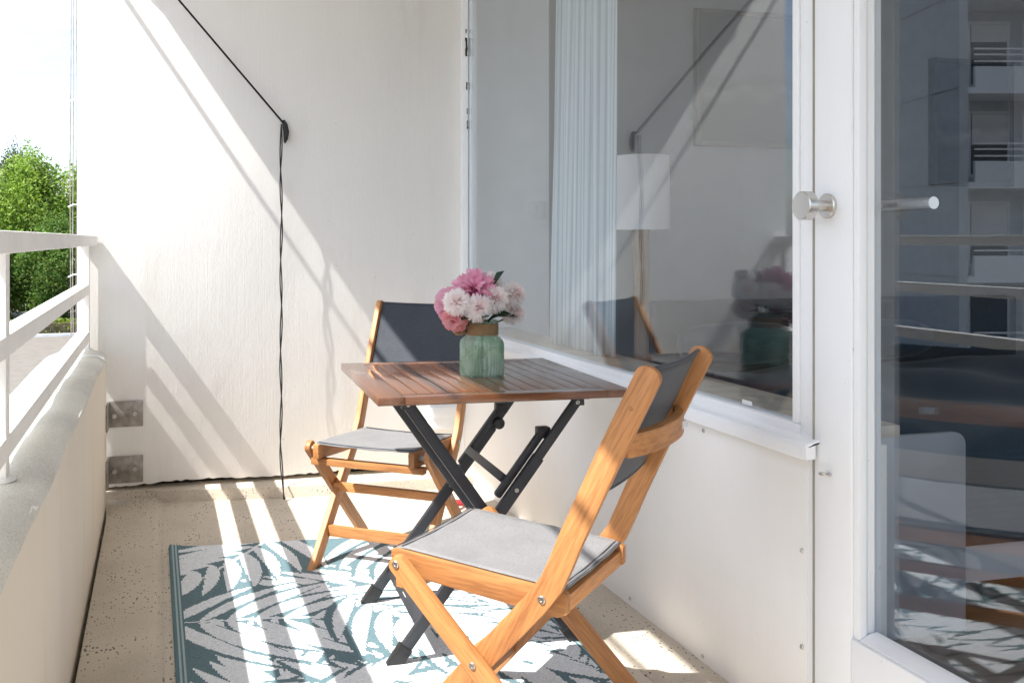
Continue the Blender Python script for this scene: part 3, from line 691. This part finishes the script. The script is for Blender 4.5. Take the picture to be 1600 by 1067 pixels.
    bar('seat_crossbar', HW - .0225, -.405, -.375, .358, .392)
    bar('stretcher', HW + .0225, -.218, -.194, .222, .250)
    bar('stretcher', HW + .001, -.128, -.108, .088, .125)
    return ch
near = make_chair((.629, 2.165), R(134.0), 'wooden folding chair in front of the table with grey sling seat turned from camera')
far = make_chair((.641, 3.032), R(233.0), 'wooden folding chair behind the table against the end wall with dark sling back')

# ------------------------------------------------------------------ table
TZ = .72; TX, TY, TR = .873, 2.60, R(-2.8); TH = .336
tb = empty('folding_table', (TX, TY, .007), TR); tag(tb, 'square slatted dark wood table on crossed black metal legs', 'table')
zt0, zt1 = TZ - .0275, TZ - .007
fwid = .068
for s in (-1, 1):
    x0, x1 = sorted((s * TH, s * (TH - fwid)))
    MB().box(x0, x1, -TH, TH, zt0, zt1).build('frame_board', 'wood_table', tb, bevel=.0018, axis=(0, 1, 0))
    y0, y1 = sorted((s * TH, s * (TH - .045)))
    MB().box(-TH + fwid + .0006, TH - fwid - .0006, y0, y1, zt0, zt1).build('frame_board', 'wood_table', tb, bevel=.0018, axis=(1, 0, 0))
nsl = 13; pitch = (2 * TH - 2 * fwid) / nsl
for k in range(nsl):
    x0 = -TH + fwid + k * pitch
    MB().box(x0 + .0015, x0 + pitch - .0015, -TH + .0475, TH - .0475, zt0 + .003, zt1 - .0004).build('slat', 'wood_table', tb, bevel=.0015, axis=(0, 1, 0))
MB().box(-.26, .26, -.24, -.21, zt0 - .018, zt0 - .0005).build('batten', 'iron_black', tb, bevel=.001)
MB().box(-.26, .26, .21, .24, zt0 - .018, zt0 - .0005).build('batten', 'iron_black', tb, bevel=.001)
for yy in (-1, 1):
    # frame A: feet on the facade side; frame B: feet towards the railing
    ya = yy * .178
    MB().prism(member([(-.232, .672), (.247, .0)], .031, flat_end=True), ya - .010, ya + .010, 'y').build('leg', 'iron_black', tb, bevel=.004, axis=(.5, 0, -.67))
    yb = yy * .213
    MB().prism(member([(.125, .52), (-.27, .0)], .031, flat_end=True, rnd=False), yb - .010, yb + .010, 'y').build('leg', 'iron_black', tb, bevel=.004, axis=(.5, 0, .67))
    MB().prism(member([(.236, .668), (.095, .482)], .026), yb - .007, yb + .007, 'y').build('leg_extension', 'iron_black', tb, bevel=.003)
    yc = yy * .190
    MB().prism(member([(.148, .588), (.018, .418)], .020), yc - .009, yc + .009, 'y').build('slide_rail', 'iron_black', tb, bevel=.003)
    MB().box(.128, .164, yc - .013, yc + .018, .565, .595).build('clamp', 'plastic_black', tb, bevel=.004)
    for (x, z, y_, sg) in ((.233, .664, yb, 1), (.06, .435, yb, 1), (-.229, .668, ya, 1), (-.012, .345, yb, 1)):
        bolt('bolt', tb, (x, y_ - .0105, z), (0, -1, 0), .006, .003)
    for fx, y_ in ((.247, ya), (-.27, yb)):
        sx_ = 1 if fx > 0 else -1
        MB().prism(member([(fx - sx_ * .030, .042), (fx, .0)], .038, flat_end=True, rnd=False), y_ - .0125, y_ + .0125, 'y').build('foot_cap', 'plastic_black', tb, bevel=.002)
    MB().box(-.245, -.215, ya - .012, ya + .012, .655, zt0 - .0005).build('hinge', 'iron_black', tb, bevel=.002)
    MB().box(.222, .252, yb - .012, yb + .012, .655, zt0 - .0005).build('hinge', 'iron_black', tb, bevel=.002)
MB().prism(member([(.05, .462), (.035, .443)], .030, rnd=False), -.179, .179, 'y').build('crossbar', 'iron_black', tb, bevel=.002)
cb_ = MB().prism(member([(-.185, .112), (-.208, .083)], .012, rnd=False), -.2025, .2025, 'y').build('crossbar', 'iron_black', tb, bevel=.002)
MB().prism(member([(.185, .087), (.205, .06)], .012, rnd=False), -.167, .167, 'y').build('crossbar', 'iron_black', tb, bevel=.002)
MB().lathe([(.0005, -.022), (.016, -.022), (.018, -.018), (.018, -.004), (.014, 0), (.0005, 0)], 14, axis='y').build('clamp_knob', 'plastic_black', tb, bevel=.001).location = (.135, .224 - .035, .535)
MB().box(-.2035, -.19, -.03, .012, .0985, .1).build('sticker', 'white_laminate', tb)

# ------------------------------------------------------------------ vase and flowers
VX, VY, VZ = .905, 2.61, .7125
vz = empty('glass_vase', (VX, VY, VZ), R(-12)); tag(vz, 'green ribbed glass vase with jute band on the table', 'vase')
def sq(a, h):
    c, s = abs(math.cos(a)), abs(math.sin(a)); base = (c ** 3.4 + s ** 3.4) ** (-1 / 3.4)
    k = max(0, min(1, (.120 - h) / .02)); sq_ = 1 + (base - 1) * k
    rib = .026 * k * math.sin(a * 40 + 3.2 * math.sin(a * 6) * math.cos((h - .055) * 26))
    return sq_ * (1 + rib)
prof = [(.0005, .003), (.045, .002), (.056, .0), (.060, .006)] + [(.0615, h) for h in np.linspace(.014, .098, 18)] + [(.060, .106), (.055, .114), (.0475, .119), (.0465, .124), (.0465, .156), (.049, .159), (.0495, .163), (.047, .165), (.0435, .163), (.0435, .122), (.052, .112), (.0575, .1), (.0575, .014), (.05, .009), (.0005, .008)]
MB().lathe(prof, 176, shape=sq).build('vase_body', 'vase_glass', vz, smooth=True)
jp = []
for k in range(9): jp += [(.0478, .1235 + k * .0037), (.0496, .1253 + k * .0037)]
MB().lathe(jp + [(.0478, .157)], 40).build('jute_band', 'jute', vz, smooth=True)
MB().tube([(-.047, -.012, .136), (-.062, -.022, .129), (-.075, -.026, .128), (-.081, -.02, .134), (-.073, -.006, .141), (-.06, .0, .143), (-.046, .002, .142)], .0058, 8).build('jute_loop', 'jute', vz, smooth=True)
MB().box(-.052, -.047, -.014, -.008, .128, .148).build('clasp', 'steel', vz, bevel=.001)
for k, (sx0, sy0, tx0, ty0) in enumerate(((.01, .012, -.02, 0), (-.012, .0, .015, .01), (.015, -.015, .02, -.01), (-.02, .02, -.02, .015), (.0, -.02, .0, -.02))):
    MB().tube([(sx0, sy0, .012), ((sx0 + tx0) / 2 + .008 * math.sin(k), (sy0 + ty0) / 2, .09), (tx0, ty0, .17)], .0035, 6).build('stem', 'leafstem' if 'leafstem' in MAT else 'sill_stone', vz) if False else None
plain('stem_green', (.06, .13, .035), .5)
def petal(mb, cols, p, d, up, ln, wd, cup, col, tipw=.35):
    d = Vector(d).normalized(); sd = d.cross(Vector(up)); sd = sd.normalized() if sd.length > 1e-4 else d.orthogonal().normalized(); nrm = sd.cross(d)
    p = Vector(p); vs = []
    for t_, w_, c_ in ((0, .25, 0), (.35, .85, .10), (.72, 1.0, .0), (1.0, tipw, -.55)):
        for s_ in (-1, 0, 1):
            vs.append(p + d * ln * t_ + sd * wd * w_ * s_ + nrm * (cup * ln * c_ + (abs(s_)) * wd * .45 * cup))
    fs = []
    for i in range(3):
        for k in range(2): fs.append((i * 3 + k, i * 3 + k + 1, (i + 1) * 3 + k + 1, (i + 1) * 3 + k)); cols.append(col)
    mb.add(vs, fs)
def fib(n):
    g_ = math.pi * (3 - math.sqrt(5))
    for i in range(n):
        z = 1 - 2 * (i + .5) / n; r = math.sqrt(1 - z * z); yield Vector((r * math.cos(g_ * i), r * math.sin(g_ * i), z))
def lerp(a, b_, t_): return tuple(x + (y - x) * t_ for x, y in zip(a, b_))
AX = Vector((VX, VY, VZ + .14))
def flower(kind, pos, rad, label, face=(0, -.6, .6)):
    fo = empty('flower', pos); P0 = Vector(pos); mb = MB(); cols = []; fc = Vector(face).normalized()
    if kind == 'pom':
        for d in fib(360):
            j = Vector((random.gauss(0, .12), random.gauss(0, .12), random.gauss(0, .12))); dd = (d + j).normalized(); k = .5 + .5 * dd.dot(fc)
            L_ = rad * random.uniform(.5, .62); c = lerp((.96, .94, .93), (.93, .78, .78), max(0, (k - .86) / .14) * .7 + random.uniform(0, .10))
            petal(mb, cols, dd * rad * .45, dd + j * .8, fc, L_ * random.uniform(.9, 1.12), rad * .075, random.uniform(.1, .5), c, .22)
        core = (.78, .62, .60)
    elif kind == 'dahlia':
        for d in fib(260):
            j = Vector((random.gauss(0, .10), random.gauss(0, .10), random.gauss(0, .10))); dd = (d + j).normalized(); k = dd.dot(fc)
            L_ = rad * random.uniform(.62, .80); c = lerp((.95, .74, .83), (.84, .38, .55), max(0, min(1, .5 + .4 * k + random.uniform(-.35, .25))))
            petal(mb, cols, dd * rad * .28, dd * 1.0 + fc * .15 + j, fc, L_, rad * .135, random.uniform(.25, .6), c, .25)
        core = (.55, .12, .28)
    else:
        for d in fib(64):
            j = Vector((random.gauss(0, .15), random.gauss(0, .15), random.gauss(0, .15))); dd = (d + j).normalized()
            c = lerp((.80, .50, .62), (.82, .30, .34), random.random() ** 1.5) if kind == 'peony' else lerp((.83, .34, .36), (.80, .48, .52), random.random())
            petal(mb, cols, dd * rad * .3, dd + fc * .25, fc, rad * random.uniform(.6, .8), rad * random.uniform(.28, .38), random.uniform(.5, .9), c, .7)
        core = (.75, .3, .36)
    hd = mb.build('petals', 'petal', fo, colors=cols, smooth=True)
    cm = MB().lathe([(.0005, -rad * .45), (rad * .35, -rad * .3), (rad * .47, 0), (rad * .35, rad * .3), (.0005, rad * .45)], 14)
    cm.build('flower_heart', 'petal', fo, colors=[core] * len(cm.f), smooth=True)
    end = AX - P0; foot = Vector((VX + (P0.x - VX) * -.25, VY + (P0.y - VY) * -.25, VZ + .012)) - P0
    MB().tube([(0, 0, -rad * .2), tuple(end * .5 + Vector((0, 0, -.004))), tuple(end + (P0 - AX) * .12), tuple(foot)], .0028, 6).build('stem', 'stem_green', fo, smooth=True)
    tag(fo, label, 'flower', 'flowers in the glass vase'); return fo
def pos(u, v, y):
    th = R(YAW); du = (u - 640) / 1480; dx = math.sin(th) + du * math.cos(th); dy = math.cos(th) - du * math.sin(th)
    t_ = y / dy; return (dx * t_, y, EYE + (374 - v) / 1480 * t_)
flower('dahlia', pos(741, 458, 2.60), .068, 'big deep pink many petalled flower at the top of the bouquet', (-.15, -.75, .5))
flower('peony', pos(707, 478, 2.64), .052, 'pale pink flower at the left edge of the bouquet', (-.6, -.5, .3))
flower('coral', pos(711, 498, 2.58), .036, 'coral pink flower low on the left above the jute loop', (-.4, -.8, -.2))
flower('pom', pos(714, 473, 2.555), .040, 'white pompon flower at the left between the pink ones', (-.3, -.9, .3))
flower('pom', pos(746, 482, 2.54), .041, 'white pompon flower at the front centre of the bouquet', (0, -.9, .2))
flower('pom', pos(772, 468, 2.56), .041, 'white pompon flower right of the big pink flower', (.1, -.9, .4))
flower('pom', pos(799, 461, 2.59), .041, 'white pompon flower at the upper right edge of the bouquet', (.4, -.7, .4))
flower('pom', pos(801, 489, 2.59), .036, 'white pompon flower lowest at the right of the bouquet', (.5, -.8, 0))
flower('pom', pos(768, 440, 2.66), .032, 'white pompon flower peeking out behind the big pink flower', (.2, .3, .9))
flower('pom', pos(742, 470, 2.69), .036, 'white pompon flower at the back of the bouquet towards the wall', (0, .9, .3))
lv = empty('leaf_sprig', (VX, VY, VZ + .15)); tag(lv, 'dark green leaves between the flowers and the vase rim', 'leaves')
for (u, v, y, dx, dy, dz, ln) in ((765, 500, 2.56, .6, -.3, .35, .06), (780, 495, 2.58, .9, -.3, .15, .05), (758, 497, 2.55, -.3, -.6, .2, .05), (772, 446, 2.60, .3, -.3, .8, .05), (735, 500, 2.57, -.5, -.5, .2, .05), (770, 490, 2.62, .4, .6, .3, .06), (752, 502, 2.55, .1, -.8, .15, .045), (745, 495, 2.66, -.4, .7, .4, .06)):
    p = Vector(pos(u, v, y)) - Vector((VX, VY, VZ + .15)); mb = MB(); cols = []
    petal(mb, cols, p, (dx, dy, dz), (0, -.4, 1), ln, ln * .3, .4, (.022, .055, .028), .12); mb.build('leaf', 'leaf', lv, colors=cols, smooth=True)

# small red thing on the floor by the facade
MB().tube([(1.16, 3.72, .03), (1.24, 3.70, .03)], .014, 8).build('clothes_peg', 'red_plastic', bevel=.002)
tag(bpy.data.objects['clothes_peg'], 'tiny red object on the floor behind the table legs', 'peg')

# ------------------------------------------------------------------ trees, hedge, far building
def leaf_mesh(mb, cols, c, size, base, var):
    n = Vector((random.gauss(0, 1), random.gauss(0, 1), random.gauss(.5, 1))).normalized(); a = n.orthogonal().normalized(); a = (Matrix.Rotation(random.uniform(0, 6.28), 3, n) @ a); b_ = n.cross(a)
    c = Vector(c); a = a * size; b_ = b_ * size * .5
    mb.add([c - a, c + b_ - n * size * .12, c + a, c - b_ - n * size * .12], [(0, 1, 2, 3)])
    k = random.uniform(1 - var, 1 + var); h = random.uniform(-.02, .03)
    cols.append(((base[0] + h) * k, base[1] * k, base[2] * k))
def crown(h, rad, base, n_cl, n_lf, size, spike=.0):
    mb = MB(); cols = []; cl = []
    for i in range(n_cl):
        while True:
            p = Vector((random.uniform(-1, 1), random.uniform(-1, 1), random.uniform(-1, 1)))
            if .35 < p.length < 1: break
        tz = (p.z + 1) / 2; wr_ = 1 - .55 * max(0, tz - .55) / .45
        cl.append((Vector((p.x * rad * wr_, p.y * rad * wr_, h * (.06 + .86 * tz))), random.uniform(.5, 1.0) * rad * .34, random.uniform(.75, 1.25)))
    for c, r_, br in cl:
        col = (base[0] * br, base[1] * br, base[2] * br)
        for k in range(n_lf):
            d = Vector((random.gauss(0, 1), random.gauss(0, 1), random.gauss(0, 1))).normalized() * r_ * random.random() ** .45; d.z *= 1 + spike
            leaf_mesh(mb, cols, c + d, size * random.uniform(.6, 1.2), col, .35)
        if spike and c.z > h * .6:
            for k in range(14):
                leaf_mesh(mb, cols, c + Vector((random.gauss(0, .10), random.gauss(0, .10), r_ * (.6 + k * .09))), size * .8, col, .3)
    return mb, cols
def tree(name, x, y, h, rad, proto, label, group):
    t_ = empty(name, (x, y, -3)); tag(t_, label, 'tree', group)
    me_c, me_t = proto
    for nm, me in (('crown', me_c), ('trunk', me_t)):
        o = bpy.data.objects.new(nm, me); COL.objects.link(o); o.parent = t_
    t_.rotation_euler = (0, 0, random.uniform(0, 6.28)); s = h / 9.0; t_.scale = (rad / 3.2, rad / 3.2, s); return t_
protos = []
for base, sz, sp in (((.22, .34, .05), .125, .5), ((.12, .22, .04), .125, .35), ((.11, .17, .08), .12, .2)):
    mb, cols = crown(9.0, 3.2, base, 85, 260, sz, sp); o = mb.build('crown', 'leaf', colors=cols); mc_ = o.data; bpy.data.objects.remove(o)
    tm = MB().tube([(0, 0, -.2), (.05, .02, 1.6), (-.05, .06, 3.6), (.1, -.05, 6), (.05, .05, 8.2)], [.24, .19, .14, .08, .02], 8)
    for k in range(9):
        a = k * 2.4; z = 1.4 + k * .65; tm.tube([(0, 0, z), (math.cos(a) * 1.0, math.sin(a) * 1.0, z + .8), (math.cos(a) * 2.1, math.sin(a) * 2.1, z + 1.5)], [.08, .05, .015], 6)
    o = tm.build('trunk', 'bark', smooth=True); mt_ = o.data; bpy.data.objects.remove(o); protos.append((mc_, mt_))
TR_ = [(-6.3, 51, 8.6, 3.0, 0, 'bright green leafy tree just left of the white wall edge'), (-9.8, 53, 8.2, 3.2, 0, 'bright green leafy tree at the left edge of the picture'),
       (-3.2, 53, 8.8, 3.0, 0, 'bright green leafy tree mostly hidden by the white wall'), (-11.5, 64, 9.9, 2.6, 2, 'taller dusky green tree rising behind the bright trees at far left'),
       (-9.2, 66, 10.4, 2.4, 2, 'slim dusky green tree with pointed top behind the bright trees'), (-8.2, 47.5, 5.6, 2.4, 1, 'low dark green bush in front of the trees at left'),
       (-4.6, 47, 5.2, 2.4, 1, 'low dark green bush in front of the trees beside the wall'), (-13.5, 54, 9, 3.4, 0, 'bright green tree next beyond the leftmost trees in view'),
       (-17.5, 52, 8.4, 3.4, 1, 'mid green tree further left along the gravel lot'), (-22, 55, 9.5, 3.6, 0, 'farthest left of the bright green trees along the gravel lot'), (0.5, 54, 9, 3.2, 1, 'mid green tree hidden behind the white wall'),
       (-12, 47, 5.0, 2.3, 1, 'low dark bush farthest left along the hedge')]
for (x, y, h, r_, k, lb) in TR_: tree('leafy_tree', x, y, h, r_, protos[k], lb, 'trees beyond the gravel lot')
mb = MB(); cols = []
for i in range(9000): leaf_mesh(mb, cols, (random.uniform(-24, 6), 43.5 + random.uniform(-.45, .45), -3 + random.random() ** .6 * .68), .075, (.20, .28, .03), .4)
hg = empty('hedge', (-9, 43.5, -3)); tag(hg, 'low clipped yellow green hedge along the gravel lot', 'hedge')
o = mb.build('foliage', 'leaf', hg, colors=cols); o.matrix_parent_inverse = Matrix.Translation((9, -43.5, 3))
MB().box(-15, 15, -.25, .25, 0, .5).build('twig_core', 'bark', hg)
tag(MB().box(-30, 8, 42.55, 42.75, -3.2, -2.88).build('kerb_stone', 'tower_concrete', bevel=.01), 'low concrete kerb in front of the hedge', 'kerb')
# the neighbouring wing, mirrored in the door glass
C0 = Vector((-20.3, 22.9, -3)); ax = math.atan2(-.2547, -.967)
bl = empty('apartment_block', tuple(C0), ax); tag(bl, 'white apartment wing with balconies mirrored in the door glass', 'building')
# local x runs along the balcony front away from the corner, local y is into the block (negative = towards the block)
MB().box(0, 24, -12, -1.6, 0, 19.5).build('wall', 'tower_concrete', bl)
MB().box(-.25, 0.0, -12, .0, 0, 19.5).build('side_wall', 'tower_concrete', bl)
plain('win_dark', (.05, .07, .09), .12)
for fl_ in range(7):
    z = 0.2 + fl_ * 2.8
    MB().box(.001, 24, -1.6, .0, z - .18, z).build('balcony_slab', 'paint_white', bl)
    MB().box(.2, 24, -.12, .0, z + .001, z + .62).build('balcony_front', 'paint_white', bl)
    for dz in (.75, .95, 1.12): MB().box(.2, 24, -.06, -.02, z + dz, z + dz + .05).build('balcony_bar', 'paint_rail', bl)
    for k in range(5):
        x0 = .9 + k * 4.6
        for (a, b_) in ((0, 1.3), (1.7, 2.9)):
            wo = MB().box(x0 + a, x0 + b_, -1.59, -1.55, z + .25, z + 2.3).build('window', 'paint_white', bl)
            MB().box(x0 + a + .09, x0 + b_ - .09, -1.549, -1.535, z + .34, z + 2.21).build('window_pane', 'win_dark', wo)
            if random.random() < .6:
                hh = random.uniform(.5, 1.7); MB().box(x0 + a + .1, x0 + b_ - .1, -1.534, -1.53, z + 2.2 - hh, z + 2.2).build('blind', random.choice(['paint_rail', 'sill_stone', 'room_grey']), wo)
    MB().box(-.27, -.249, -12, 0, z - .02, z).build('panel_joint', 'soil_grey', bl)
